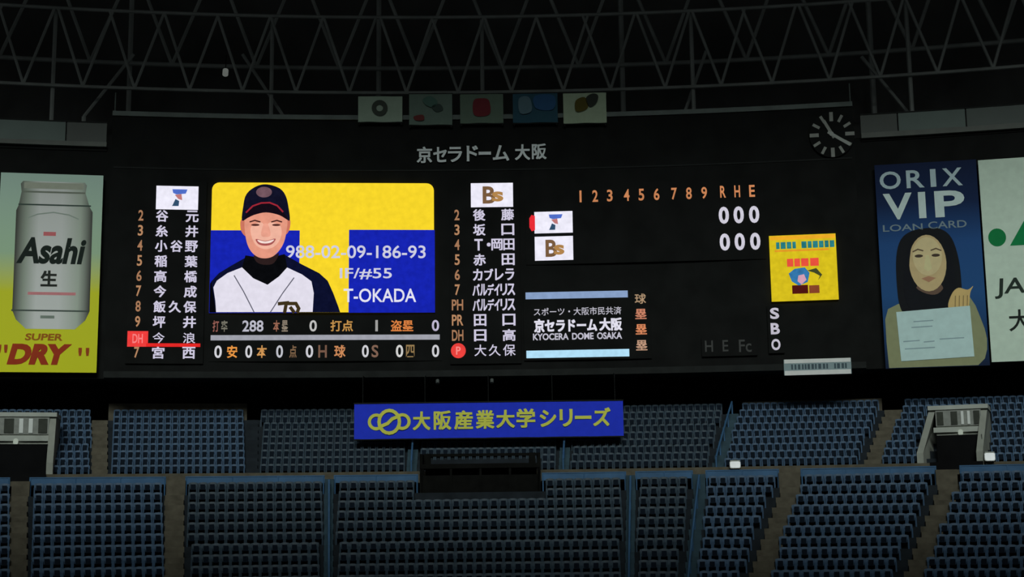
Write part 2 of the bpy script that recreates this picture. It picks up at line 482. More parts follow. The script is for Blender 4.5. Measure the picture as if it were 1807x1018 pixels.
# video screen with the player portrait
p = Panel(372, 320, 769, 552, 0.3)
vs_ = p.round_rect(373, 322, 767, 550, 13, 'video_screen', led((247, 214, 42), 0.06), sb, 0.04, 0.12, (1, 1, 0, 0))
vs_['label'] = 'bright video screen with a smiling player in cap and white jersey'
def z2(x, y): return (360 + .3341 * x, 300 + .334 * y)
def zp(*pts): return [z2(x, y) for x, y in pts]
p.poly(zp((38, 320), (505, 320), (505, 752), (38, 752)), 'blue_field', led((22, 36, 176), 0.12), vs_, 0.06)
p.poly(zp((766, 316), (1222, 316), (1222, 752), (766, 752)), 'blue_field', led((22, 36, 176), 0.12), vs_, 0.06)
p.text([('988-02-09-186-93', 505, 433, 752, 456)], 'player_data', led((205, 205, 225)), vs_, 0.065, 0.012)
p.text([('IF/#55', 600, 473, 692, 493)], 'player_data', led((205, 205, 225)), vs_, 0.065, 0.012)
p.text([('T-OKADA', 607, 509, 735, 533)], 'player_data', led((225, 225, 240)), vs_, 0.065, 0.012)
p.poly(zp((45, 590), (85, 545), (150, 505), (225, 462), (330, 480), (430, 450), (520, 500), (610, 545), (655, 585), (685, 650), (712, 720), (722, 750), (60, 750), (45, 750)), 'sleeves', led((12, 16, 44), 0.2), vs_, 0.07)
p.poly(zp((40, 600), (46, 590), (75, 750), (40, 750)), 'sleeves', led((6, 6, 10)), vs_, 0.075)
p.poly(zp((58, 620), (75, 585), (130, 545), (205, 515), (265, 572), (340, 606), (400, 562), (440, 515), (520, 552), (570, 588), (583, 650), (578, 748), (75, 748), (70, 690)), 'jersey', led((226, 222, 236), 0.05), vs_, 0.085)
p.poly(zp((205, 515), (222, 452), (330, 470), (428, 445), (442, 515), (400, 562), (340, 606), (265, 572)), 'collar', led((9, 10, 13), 0.2), vs_, 0.09)
p.stroke(zp((165, 558), (215, 640), (272, 748)), 1.8, 'piping', led((90, 90, 105)), vs_, 0.095)
p.stroke(zp((478, 570), (420, 650), (358, 748)), 1.8, 'piping', led((90, 90, 105)), vs_, 0.095)
mbx = MB()
for pts in (zp((400, 705), (450, 700)), zp((440, 700), (432, 748)), zp((440, 704), (490, 704), (505, 730), (498, 748)), zp((462, 725), (480, 748))):
    p.stroke_into(mbx, pts, 6.0, 0.097)
mbx.build('chest_mark', led((62, 50, 28)), vs_)
# head
p.poly(sm(zp((192, 275), (206, 262), (228, 300), (232, 350), (215, 348), (196, 320))), 'ear', led((205, 118, 96)), vs_, 0.093)
p.poly(sm(zp((455, 270), (442, 262), (424, 300), (416, 345), (436, 340), (452, 312))), 'ear', led((205, 118, 96)), vs_, 0.093)
p.poly(sm(zp((214, 270), (222, 200), (326, 170), (432, 200), (440, 270), (436, 320), (424, 380), (400, 425), (365, 458), (325, 468), (285, 460), (250, 430), (228, 385), (216, 320))), 'face', led((228, 152, 128), 0.08), vs_, 0.10)
p.poly(sm(zp((250, 300), (300, 278), (325, 300), (350, 278), (402, 296), (408, 350), (380, 400), (330, 420), (280, 402), (252, 352))), 'cheeks', led((240, 180, 158), 0.06), vs_, 0.103)
p.poly(sm(zp((314, 290), (338, 290), (352, 345), (326, 356), (302, 345))), 'nose', led((232, 160, 138)), vs_, 0.106)
for sx in (-1, 1):
    p.ellipse(*z2(326 + sx * 55, 292), 7.5, 2.0, 'eye', led((82, 44, 40)), vs_, 0.107, 12)
    p.stroke(zp((326 + sx * 30, 276), (326 + sx * 58, 268), (326 + sx * 84, 276)), 2.4, 'eyebrow', led((70, 36, 34)), vs_, 0.107)
p.poly(sm(zp((275, 366), (325, 376), (378, 364), (362, 392), (328, 402), (290, 394))), 'mouth', led((168, 84, 82)), vs_, 0.107)
p.poly(sm(zp((284, 371), (325, 379), (370, 369), (356, 384), (326, 390), (296, 385))), 'teeth', led((246, 222, 214)), vs_, 0.109)
p.poly(sm(zp((265, 452), (300, 462), (325, 468), (360, 460), (398, 440), (372, 492), (325, 502), (282, 488))), 'chin_shadow', led((44, 30, 30)), vs_, 0.098)
p.poly(sm(zp((200, 268), (206, 190), (216, 140), (240, 108), (280, 84), (320, 76), (365, 84), (405, 104), (430, 140), (444, 195), (452, 268), (420, 250), (380, 228), (326, 220), (270, 232), (232, 254))), 'cap', led((17, 18, 38), 0.25), vs_, 0.112)
p.ellipse(*z2(314, 118), 14, 9.5, 'cap_mark', led((112, 82, 92), 0.2), vs_, 0.114)
p.poly(sm(zp((212, 262), (236, 216), (290, 184), (340, 180), (392, 200), (430, 240), (442, 266), (396, 240), (326, 226), (262, 240))), 'cap_brim', led((20, 12, 22)), vs_, 0.116)
p.stroke(zp((222, 226), (256, 192), (300, 176), (345, 174), (385, 190), (415, 222)), 2.8, 'brim_piping', led((158, 38, 52)), vs_, 0.118)

# statistics strip under the screen
p = Panel(370, 556, 782, 636, 0.2)
st = p.rect(370, 556, 782, 637, 'statistics_board', M_PANEL, sb, 0.04, 0.1)
p.rect(373, 591, 777, 600, 'divider_line', led((158, 160, 170)), st, 0.08, 0.04)
for t, x0, x1, c in (('打', 376, 387, (150, 95, 85)), ('率', 391, 402, (120, 118, 105)), ('288', 428, 465, (185, 185, 198)), ('本', 482, 494, (150, 100, 80)), ('塁', 497, 508, (140, 128, 112)), ('0', 546, 559, (190, 190, 188)),
                    ('打点', 583, 623, (196, 146, 78)), ('1', 662.5, 667, (160, 160, 158)), ('盗塁', 690, 730, (218, 128, 66)), ('0', 763, 776, (190, 182, 208))):
    p.text([(t, x0, 565, x1, 585)], 'statistic', led(c), st, 0.06, 0.02)
for t, x0, x1, c in (('0', 380, 393, (208, 208, 214)), ('安', 402, 420, (232, 150, 68)), ('0', 434, 446, (208, 208, 214)), ('本', 454, 472, (205, 148, 84)), ('0', 488, 500, (190, 192, 200)), ('点', 511, 524, (128, 100, 74)), ('0', 540, 553, (205, 205, 212)),
                    ('H', 562, 577, (118, 88, 72)), ('球', 590, 610, (205, 138, 90)), ('0', 639, 651, (205, 205, 210)), ('S', 656, 668, (128, 98, 82)), ('0', 699, 712, (208, 208, 206)), ('四', 717, 732, (148, 122, 80)), ('0', 763, 776, (205, 205, 210))):
    p.text([(t, x0, 609, x1, 631)], 'statistic', led(c), st, 0.06, 0.02)

# line score
p = Panel(928, 320, 1346, 460, 0.25)
ls = p.rect(926, 320, 1348, 462, 'line_score_board', M_PANEL, sb, 0.04, 0.1)
for t, x in zip('123456789', (1025, 1051, 1077, 1107, 1133, 1160, 1191, 1217, 1244)):
    p.text([(t, x - (1.8 if t == '1' else 5), 333, x + (1.8 if t == '1' else 5), 354)], 'inning_number', led((196, 128, 84)), ls, 0.07, 0.02)
for t, x in (('R', 1277), ('H', 1302), ('E', 1328)):
    p.text([(t, x - 5, 332, x + 5, 353)], 'column_letter', led((206, 134, 88)), ls, 0.07, 0.02)
for yc in (384, 431):
    for x in (1277, 1303, 1330):
        p.text([('0', x - 9, yc - 15, x + 9, yc + 15)], 'score_digit', led((205, 202, 216)), ls, 0.07, 0.035)
team_tile(p, 942, 369, 1010, 407, 'F', ls, 0.08)
team_tile(p, 942, 413, 1010, 455, 'B', ls, 0.08)
p.poly([(943, 376), (937, 374), (933, 380), (933, 396), (937, 403), (943, 401)], 'batting_mark', led((232, 44, 54)), ls, 0.09, 0.03)

# message board between the pale blue bars
p = Panel(926, 510, 1146, 632, 0.2)
ms = p.rect(924, 508, 1148, 634, 'message_board', M_PANEL, sb, 0.04, 0.1)
p.rect(928, 514, 1109, 526, 'light_bar', led((134, 158, 196)), ms, 0.08, 0.04)
p.rect(928, 617, 1109, 630, 'light_bar', led((176, 222, 246)), ms, 0.08, 0.04)
p.text([('スポーツ・大阪市民共済', 942, 542, 1097, 556)], 'message_lettering', led((190, 188, 200)), ms, 0.07, 0.008)
p.text([('京セラドーム', 943, 562, 1053, 585), ('大阪', 1058, 562, 1097, 584)], 'message_lettering', led((222, 220, 234)), ms, 0.07, 0.012, 0.0, 1.4)
p.text([('KYOCERA', 940, 587, 1003, 599), ('DOME', 1009, 587, 1047, 599), ('OSAKA', 1053, 587, 1097, 599)], 'message_lettering', led((190, 188, 202)), ms, 0.07, 0.03)
for t, y, c in (('球', 529, (170, 142, 112)), ('塁', 556, (205, 132, 104)), ('塁', 583, (215, 134, 92)), ('塁', 611, (190, 150, 124))):
    p.text([(t, 1121, y - 9, 1141, y + 9)], 'umpire_character', led(c), ms, 0.07, 0.015)
# unlit hit, error and fielder's choice letters
p = Panel(1240, 595, 1334, 626, 0.2)
hl = p.rect(1238, 594, 1336, 628, 'call_letters', M_PANEL, sb, 0.04, 0.1)
p.text([('H', 1244, 600, 1258, 620), ('E', 1275, 600, 1285, 620), ('Fc', 1304, 600, 1326, 622)], 'letter', ink((48, 48, 48)), hl, 0.06, 0.01)

# square advert panel
p = Panel(1358, 412, 1480, 530, 0.25)
ad = p.rect(1359, 414, 1477, 530, 'advert_tile', led((214, 190, 30), 0.1), sb, 0.06, 0.12)
ad['label'] = 'yellow square advert tile with blue heading and red block'
p.rect(1361, 415, 1476, 422, 'advert_band', led((236, 172, 40)), ad, 0.07)
x = 1371
for w in (6, 9, 8, 6, 0, 9, 7, 9, 8, 7, 8):
    if w: p.rect(x, 426, x + w, 438, 'heading_block', led((40, 122, 128), 0.3), ad, 0.075)
    x += w + 2 if w else 8
p.rect(1368, 440, 1464, 443, 'advert_band', led((226, 150, 40)), ad, 0.075)
for x0, x1 in ((1389, 1400), (1402, 1412), (1414, 1427), (1430, 1445)):
    p.rect(x0, 456, x1, 470, 'heading_block', led((232, 82, 62)), ad, 0.075)
p.poly([(1391, 482), (1402, 474), (1420, 472), (1428, 482), (1424, 498), (1408, 504), (1396, 496)], 'colour_patch', led((52, 118, 170), 0.2), ad, 0.075)
p.poly([(1408, 486), (1418, 484), (1422, 494), (1413, 502), (1406, 496)], 'colour_patch', led((206, 156, 176)), ad, 0.08)
p.poly([(1424, 478), (1440, 474), (1450, 486), (1442, 496), (1446, 488), (1436, 482)], 'colour_patch', led((64, 70, 40)), ad, 0.08)
p.rect(1396, 503, 1424, 518, 'colour_patch', led((78, 22, 18)), ad, 0.075)
p.rect(1426, 504, 1444, 518, 'colour_patch', led((132, 66, 40)), ad, 0.075)

# ball, strike and out column
p = Panel(1356, 540, 1382, 622, 0.2)
co = p.rect(1355, 540, 1383, 623, 'count_board', M_PANEL, sb, 0.04, 0.1)
for t, y in (('S', 553), ('B', 580), ('O', 608)):
    p.text([(t, 1360, y - 10, 1376, y + 10)], 'count_letter', led((190, 186, 200)), co, 0.06, 0.035)
# maker's plate
p = Panel(1382, 630, 1504, 662, 0.2)
pl = p.rect(1383, 633, 1502, 661, 'name_plate', ink((92, 104, 108)), sb, 0.05, 0.12)
p.rect(1384, 633, 1501, 640, 'plate_edge', ink((158, 168, 168)), pl, 0.07, 0.02)
p.rect(1384, 653, 1501, 661, 'plate_edge', ink((158, 168, 168)), pl, 0.07, 0.02)
x = 1396
while x < 1492:
    w = random.choice((3, 4, 5))
    p.rect(x, 642, x + w, 651, 'plate_mark', ink((48, 58, 64)), pl, 0.06)
    x += w + random.choice((2, 3, 3)) + (8 if 1452 < x < 1460 else 0)

# soffit lamps
for i, (x, side) in enumerate(((772, 'nearer the beer poster'), (868, 'nearer the clock'))):
    s, z = W(x, 668, 0.0)
    t = empty('soffit_lamp', pt(s, Z_SOFFIT, -0.25))
    tag(t, 'small grey lamp under the scoreboard lip, the one %s' % side, 'lamp', 'lamps under the scoreboard lip')
    mb = MB(); mb.bar(pt(s, Z_SOFFIT, -0.25), pt(s, Z_SOFFIT - 0.22, -0.25), 0.05); mb.build('bracket', M_LIP, t)
    mb = MB(); mb.bar(pt(s, Z_SOFFIT - 0.2, -0.25), pt(s, Z_SOFFIT - 0.45, -0.12), 0.13, 10); mb.build('lamp_head', surf('lamp_grey', (.11, .12, .12)), t)

# ------------------------------------------------------------------ clock
p = Panel(1428, 200, 1508, 276, 0.15)
ck = empty('wall_clock', p.P(1468, 276, 0)); tag(ck, 'round black clock with twelve pale strokes on the corner of the scoreboard', 'clock')
p.ellipse(1468, 238, 40, 40, 'dial', M_PANEL, ck, 0.10, 32, 0.2)
M_MARK = surf('clock_mark', (0.30, 0.31, 0.29), 0.6, 0.1)
for k in range(12):
    a = math.radians(30 * k); sx, sy = math.sin(a), -math.cos(a)
    r0, r1, w = (25, 38, 6.5) if k % 3 == 0 else (26, 37, 5)
    p.stroke([(1468 + sx * r0, 238 + sy * r0), (1468 + sx * r1, 238 + sy * r1)], w, 'hour_mark', M_MARK, ck, 0.12)
p.stroke([(1471, 243), (1455, 214)], 5.5, 'hour_hand', M_MARK, ck, 0.15)
p.stroke([(1462, 234), (1498, 257)], 5.5, 'minute_hand', surf('clock_hand', (.42, .44, .42), .6, .05), ck, 0.17)
p.ellipse(1467, 237, 4, 4, 'hub', surf('clock_hand', (.42, .44, .42)), ck, 0.19, 12, 0.03)

# ------------------------------------------------------------------ flags standing along the ledge
def flag(x0, y0, x1, y1, base, label, marks):
    p = Panel(x0, y0, x1, y1, 0.5)
    t = empty('team_flag', p.P((x0 + x1) / 2, y1, 0)); tag(t, label, 'flag', 'flags hung along the top of the scoreboard')
    mb = MB(); nx, ny = 10, 5
    for j in range(ny + 1):
        for i in range(nx + 1):
            u, v = i / nx, j / ny
            hh = 0.05 * math.sin(u * 9 + v * 2 + x0) * (0.3 + 0.7 * v)
            mb.v.append(p.P(x0 + u * (x1 - x0), y0 + v * (y1 - y0), hh))
    for j in range(ny):
        for i in range(nx):
            a = j * (nx + 1) + i; mb.f.append([a, a + nx + 1, a + nx + 2, a + 1])
    mb.build('cloth', base, t)
    for yy, nm in ((y0 - 1, 'top_rod'), (y1 + 1, 'bottom_rod')):
        mb = MB(); mb.bar(p.P(x0 - 1, yy, -0.05), p.P(x1 + 1, yy, -0.05), 0.04); mb.build(nm, M_LIP, t)
    for xx in (x0 + 2, x1 - 2):
        mb = MB(); mb.bar(p.P(xx, y0, -0.12), p.P(xx, y1 + 4, -0.12), 0.05); mb.build('post', M_LIP, t)
    for kind, pts, mat in marks:
        if kind == 'poly': p.poly(sm(pts), 'emblem', mat, t, 0.10)
        elif kind == 'ring':
            cx, cy, r0, r1 = pts
            mb = MB(); n = 20
            for k in range(n):
                a = 2 * math.pi * k / n
                mb.v += [p.P(cx + r0 * math.cos(a), cy + r0 * math.sin(a), .1), p.P(cx + r1 * math.cos(a), cy + r1 * math.sin(a), .1)]
            mb.f = [[2 * k, 2 * k + 1, (2 * k + 3) % (2 * n), (2 * k + 2) % (2 * n)] for k in range(n)]
            mb.build('emblem', mat, t)
FK = 0.16
def fk(*c): return ink(c, FK)
flag(632, 170, 710, 215, fk(64, 72, 65), 'pale flag with a dark ring emblem above the scoreboard', [('ring', (670, 191, 6, 14), fk(24, 27, 24))])
flag(722, 166, 798, 220, fk(42, 50, 46), 'grey flag with faint dark marks and a small red patch above the scoreboard', [
    ('poly', [(746, 176), (760, 170), (772, 180), (766, 190), (752, 186)], fk(30, 44, 40)), ('poly', [(762, 188), (776, 184), (782, 194), (770, 198)], fk(22, 28, 26)), ('poly', [(730, 206), (746, 203), (748, 212), (734, 213)], fk(44, 18, 18))])
flag(812, 166, 888, 217, fk(40, 48, 42), 'grey flag with a dark red block in its middle above the scoreboard', [('poly', [(836, 178), (850, 174), (863, 178), (865, 200), (852, 206), (836, 202)], fk(46, 14, 17))])
flag(905, 165, 984, 216, fk(15, 31, 39), 'dark teal flag above the scoreboard', [('poly', [(916, 174), (934, 172), (938, 196), (918, 200)], fk(36, 48, 54)), ('poly', [(944, 170), (978, 170), (976, 194), (946, 192)], fk(16, 34, 54))])
flag(994, 164, 1070, 217, fk(70, 77, 66), 'pale flag with a dark gold and black emblem above the scoreboard', [('poly', [(1016, 178), (1032, 172), (1038, 188), (1030, 196), (1016, 196)], fk(34, 30, 10)), ('poly', [(1034, 174), (1046, 166), (1056, 170), (1052, 184), (1040, 190)], fk(18, 20, 18))])

# ------------------------------------------------------------------ balustrades of the upper concourse beside the scoreboard
M_GL = [surf('balustrade_teal', (0.085, 0.125, 0.115), 0.5, 0.08, .6), surf('balustrade_dark', (0.045, 0.055, 0.05), 0.5, 0.1, .6), surf('balustrade_mid', (0.06, 0.08, 0.074), 0.5, 0.1, .6)]
M_GLB = surf('balustrade_base', (0.125, 0.135, 0.125), 0.6, 0.12, 1.0)
def balustrade(x0, x1, panels, label, y0, y1, y2, pxm):
    t = empty('balustrade', pt(W((x0 + x1) / 2, y2, -0.4)[0], Z_WTOP, -0.4)); tag(t, label, 'balustrade', 'balustrades beside the scoreboard')
    zt, zm, zb = (W(pxm, y, -0.4)[1] for y in (y0, y1, y2))
    for a, b, m in panels:
        mb = MB(); mb.arcbox(W(a, y1, -0.4)[0] + .01, W(b, y1, -0.4)[0] - .01, zm, zt, -0.5, -0.4); mb.build('panel', M_GL[m], t)
    sl, sr = W(x0, y1, -0.4)[0], W(x1, y1, -0.4)[0]
    mb = MB(); mb.arcbox(sl, sr, zb, zm, -0.6, -0.15); mb.build('base_strip', M_GLB, t)
    mb = MB(); mb.arcbox(sl, sr, zt, zt + 0.08, -0.55, -0.35); mb.build('top_rail', M_LIP, t)
    mb = MB(); mb.arcbox(sl, sr, Z_WTOP - 0.3, zb, -1.2, -0.5); mb.build('kerb', M_BLACK, t)
balustrade(-330, 189, [(-330, -120, 2), (-118, 115, 0), (117, 188, 1)], 'teal panelled balustrade on the concourse above the beer poster', 214, 249, 257, 90)
balustrade(1519, 2140, [(1519, 1584, 1), (1586, 1705, 0), (1707, 1900, 2), (1902, 2140, 1)], 'teal panelled balustrade on the concourse above the loan card poster', 196, 229, 238, 1640)

# ------------------------------------------------------------------ posters
# beer poster
p = Panel(-4, 305, 178, 655, 0.1)
t = empty('advert_poster', p.P(87, 655, 0)); tag(t, 'tall beer advert poster with a silver can over yellow', 'poster', 'advert posters beside the scoreboard')
p.rect(-6, 305, 177, 655, 'sheet', ramp_print('beer_sheet', 'Z', [(0.0, (170, 165, 28)), (0.40, (158, 156, 34)), (0.60, (120, 140, 118)), (1.0, (128, 146, 138))]), t, 0.02, 0.15)
CAN = ramp_print('can_print', 'X', [(0.0, (44, 42, 40)), (0.14, (112, 118, 110)), (0.3, (152, 160, 152)), (0.6, (160, 170, 162)), (0.84, (126, 132, 124)), (1.0, (42, 40, 40))])
p.poly([(34, 319), (144, 319), (148, 324), (146, 338), (154, 362), (160, 372), (161, 548), (154, 564), (136, 580), (50, 580), (32, 564), (25, 548), (24, 372), (28, 362), (32, 338), (30, 324)], 'can_print', CAN, t, 0.03)
p.rect(36, 321, 142, 332, 'can_rim', ink((120, 122, 112)), t, 0.035)
p.stroke([(34, 338), (145, 338)], 3, 'can_line', ink((88, 92, 84)), t, 0.036)
p.stroke([(28, 361), (156, 361)], 2.6, 'can_line', ink((48, 58, 54)), t, 0.036)
p.stroke([(24, 548), (158, 548)], 2.6, 'can_line', ink((52, 60, 56)), t, 0.036)
mbx = MB(); 
p.stroke_into(mbx, [(45, 385), (62, 378), (90, 374), (118, 378), (135, 385)], 2.0, 0.036)
mbx.build('can_line', ink((110, 118, 112)), t)
p.rect(74, 409, 96, 416, 'red_mark', ink((150, 80, 84)), t, 0.036)
p.text([('Asahi', 32, 419, 148, 466)], 'brand_lettering', ink((22, 28, 26)), t, 0.04, 0.035, 0.18)
p.text([('生', 73, 478, 101, 505)], 'brand_lettering', ink((32, 34, 32)), t, 0.04, 0.01, 0.0, 1.6)
mbx = MB()
for x in range(52, 136, 6): p.stroke_into(mbx, [(x, 518), (x + 4, 518)], 5, 0.036)
mbx.build('red_print', ink((160, 96, 100)), t)
mbx = MB()
for x in range(76, 98, 6): p.stroke_into(mbx, [(x, 559), (x + 4, 559)], 5, 0.036)
mbx.build('small_print', ink((90, 98, 92)), t)
p.text([('SUPER', 50, 588, 116, 600)], 'brand_lettering', ink((118, 70, 22)), t, 0.04, 0.03, 0.15)
p.text([('DRY', 24, 606, 128, 642)], 'brand_lettering', ink((116, 40, 22)), t, 0.04, 0.06, 0.25)
p.text([("'", 3, 608, 9, 622), ("'", 14, 608, 20, 622), ("'", 144, 612, 150, 626), ("'", 157, 612, 163, 626)], 'brand_lettering', ink((116, 50, 24)), t, 0.04, 0.03)
# loan card poster
p = Panel(1546, 284, 1736, 646, 0.1)
t = empty('advert_poster', p.P(1641, 646, 0)); tag(t, 'tall navy loan card poster with a dark-haired woman holding a white card', 'poster', 'advert posters beside the scoreboard')
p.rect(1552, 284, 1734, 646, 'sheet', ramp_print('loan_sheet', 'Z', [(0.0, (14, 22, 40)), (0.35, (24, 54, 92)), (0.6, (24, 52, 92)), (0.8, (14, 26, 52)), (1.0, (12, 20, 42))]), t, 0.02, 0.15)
p.text([(c, a, 297, b, 329) for c, a, b in (('O', 1560, 1598), ('R', 1608, 1640), ('I', 1651, 1661), ('X', 1672, 1708))], 'brand_lettering', ink((122, 136, 142)), t, 0.04, 0.015)
p.text([(c, a, 337, b, 384) for c, a, b in (('V', 1564, 1616), ('I', 1627, 1640), ('P', 1656, 1709))], 'brand_lettering', ink((138, 150, 152)), t, 0.04, 0.025)
p.text([('LOAN', 1561, 393, 1632, 405), ('CARD', 1642, 391, 1710, 404)], 'brand_lettering', ink((84, 96, 104)), t, 0.04, 0.01)
p.poly([(1558, 645), (1556, 600), (1556, 560), (1562, 542), (1580, 534), (1600, 530), (1640, 545), (1680, 535), (1706, 525), (1716, 542), (1722, 560), (1729, 582), (1732, 600), (1731, 618), (1726, 634), (1714, 645)], 'blouse', ink((98, 100, 76)), t, 0.03)
p.poly(sm([(1640, 402), (1664, 405), (1682, 422), (1692, 460), (1694, 510), (1690, 545), (1600, 548), (1584, 540), (1580, 500), (1582, 450), (1592, 420), (1612, 406)]), 'hair', ink((16, 17, 20)), t, 0.04)
p.poly(sm([(1618, 500), (1656, 500), (1662, 530), (1640, 545), (1616, 532)]), 'neck', ink((74, 58, 50)), t, 0.045)
p.ellipse(1637, 464, 33, 50, 'face', ink((142, 124, 92)), t, 0.05, 28)
p.ellipse(1637, 452, 26, 34, 'forehead', ink((152, 136, 104)), t, 0.053, 24)
for sx in (-1, 1):
    p.ellipse(1637 + sx * 15, 451, 7.5, 2.8, 'eye', ink((52, 42, 36)), t, 0.056, 12)
    p.stroke([(1637 + sx * 7, 442), (1637 + sx * 16, 439), (1637 + sx * 25, 443)], 2.2, 'eyebrow', ink((70, 56, 44)), t, 0.056)
p.poly([(1634, 450), (1640, 450), (1644, 474), (1637, 479), (1630, 474)], 'nose', ink((160, 142, 108)), t, 0.056)
p.poly([(1624, 491), (1637, 487), (1650, 491), (1637, 498)], 'mouth', ink((126, 92, 72)), t, 0.056)
p.poly(sm([(1592, 505), (1602, 440), (1612, 420), (1604, 470), (1612, 505), (1640, 520), (1660, 512), (1672, 480), (1670, 425), (1680, 440), (1684, 520), (1664, 546), (1606, 546)]), 'hair', ink((15, 16, 20)), t, 0.058)
p.poly(sm([(1668, 542), (1676, 520), (1688, 510), (1704, 514), (1714, 508), (1708, 520), (1702, 548), (1680, 552)]), 'hand', ink((146, 124, 82)), t, 0.06)
for k in range(4):
    p.stroke([(1680 + k * 7, 546), (1682 + k * 7, 524)], 1.4, 'finger_line', ink((96, 78, 52)), t, 0.063)
p.poly([(1576, 548), (1706, 542), (1708, 630), (1580, 634)], 'white_card', ink((132, 150, 156)), t, 0.07)
mbx = MB()
for y, x0, x1 in ((566, 1606, 1640), (576, 1602, 1638), (600, 1586, 1614), (602, 1622, 1640), (598, 1650, 1692), (613, 1588, 1640)):
    p.stroke_into(mbx, [(x0, y), (x1, y - 1)], 1.8, 0.075)
mbx.build('card_print', ink((98, 114, 120)), t)
# bank poster
p = Panel(1736, 278, 1920, 640, 0.1)
t = empty('advert_poster', p.P(1828, 640, 0)); tag(t, 'white poster with a green dot and triangle at the edge of view', 'poster', 'advert posters beside the scoreboard')
p.rect(1737, 274, 1922, 634, 'sheet', ink((138, 150, 140)), t, 0.02, 0.15)
p.ellipse(1762, 415, 16, 16, 'green_dot', ink((14, 84, 46)), t, 0.04, 24)
p.poly([(1784, 431), (1812, 388), (1838, 431)], 'green_triangle', ink((14, 88, 50)), t, 0.04)
p.text([('JA', 1752, 488, 1806, 524)], 'brand_lettering', ink((28, 36, 32)), t, 0.04, 0.012, 0.1)
p.text([('大', 1772, 544, 1812, 582), ('阪', 1820, 544, 1860, 582)], 'brand_lettering', ink((22, 26, 24)), t, 0.04, 0.012)

# ------------------------------------------------------------------ hanging banner under the scoreboard
p = Panel(624, 708, 1100, 773, 1.6)
t = empty('hanging_banner', p.P(862, 773, 0)); tag(t, 'long blue banner with yellow lettering hanging under the scoreboard', 'banner')
mb = MB(); nx, ny = 40, 4
for j in range(ny + 1):
    for i in range(nx + 1):
        u, v = i / nx, j / ny
        mb.v.append(p.P(625 + u * 475, 710 + v * 62.5, 0.03 * math.sin(u * 30) * v))
for j in range(ny):
    for i in range(nx):
        a = j * (nx + 1) + i; mb.f.append([a, a + nx + 1, a + nx + 2, a + 1])
mb.build('cloth', ink((26, 40, 150)), t)
mb = MB(); mb.bar(p.P(624, 709, 0), p.P(1101, 709, 0), 0.05); mb.build('top_rod', M_LIP, t)
mb = MB(); mb.bar(p.P(624, 773, 0), p.P(1101, 773, 0), 0.05); mb.build('bottom_rod', M_LIP, t)
for x in (640, 750, 862, 975, 1086):
    a = p.P(x, 709, 0); b = Vector((a.x, a.y, Z_SOFFIT - 0.05)); mb = MB(); mb.bar(a, b, 0.02, 4); mb.build('rope', M_LIP, t)
    mb = MB(); mb.bar(b, b - p.n * 2.2, 0.04, 4); mb.build('support_arm', M_LIP, t)
YEL = ink((186, 190, 62))
bx = [('大', 729, 725, 759, 757), ('阪', 766, 724, 796, 757), ('産', 802, 724, 834, 757), ('業', 840, 724, 872, 756), ('大', 876, 724, 908, 755), ('学', 912, 722, 944, 755), ('シ', 953, 725, 981, 754), ('リ', 988, 724, 1010, 754), ('ー', 1015, 736, 1043, 741), ('ズ', 1047, 722, 1077, 754)]
p.text(bx, 'banner_lettering', YEL, t, 0.06, 0.012, 0.0, 1.3)
def ringpts(cx, cy, rx, ry, a0=0, a1=360, n=20):
    return [(cx + rx * math.cos(math.radians(a0 + (a1 - a0) * k / n)), cy + ry * math.sin(math.radians(a0 + (a1 - a0) * k / n))) for k in range(n + 1)]
mbx = MB()
p.stroke_into(mbx, ringpts(687, 742, 18, 20), 6, 0.06)
p.stroke_into(mbx, ringpts(664, 742, 12, 12, 60, 300), 5.5, 0.06)
p.stroke_into(mbx, ringpts(710, 742, 12, 12, -120, 120), 5.5, 0.06)
p.stroke_into(mbx, [(702, 733), (692, 737), (684, 745), (672, 750)], 6, 0.06)
mbx.build('banner_emblem', YEL, t)

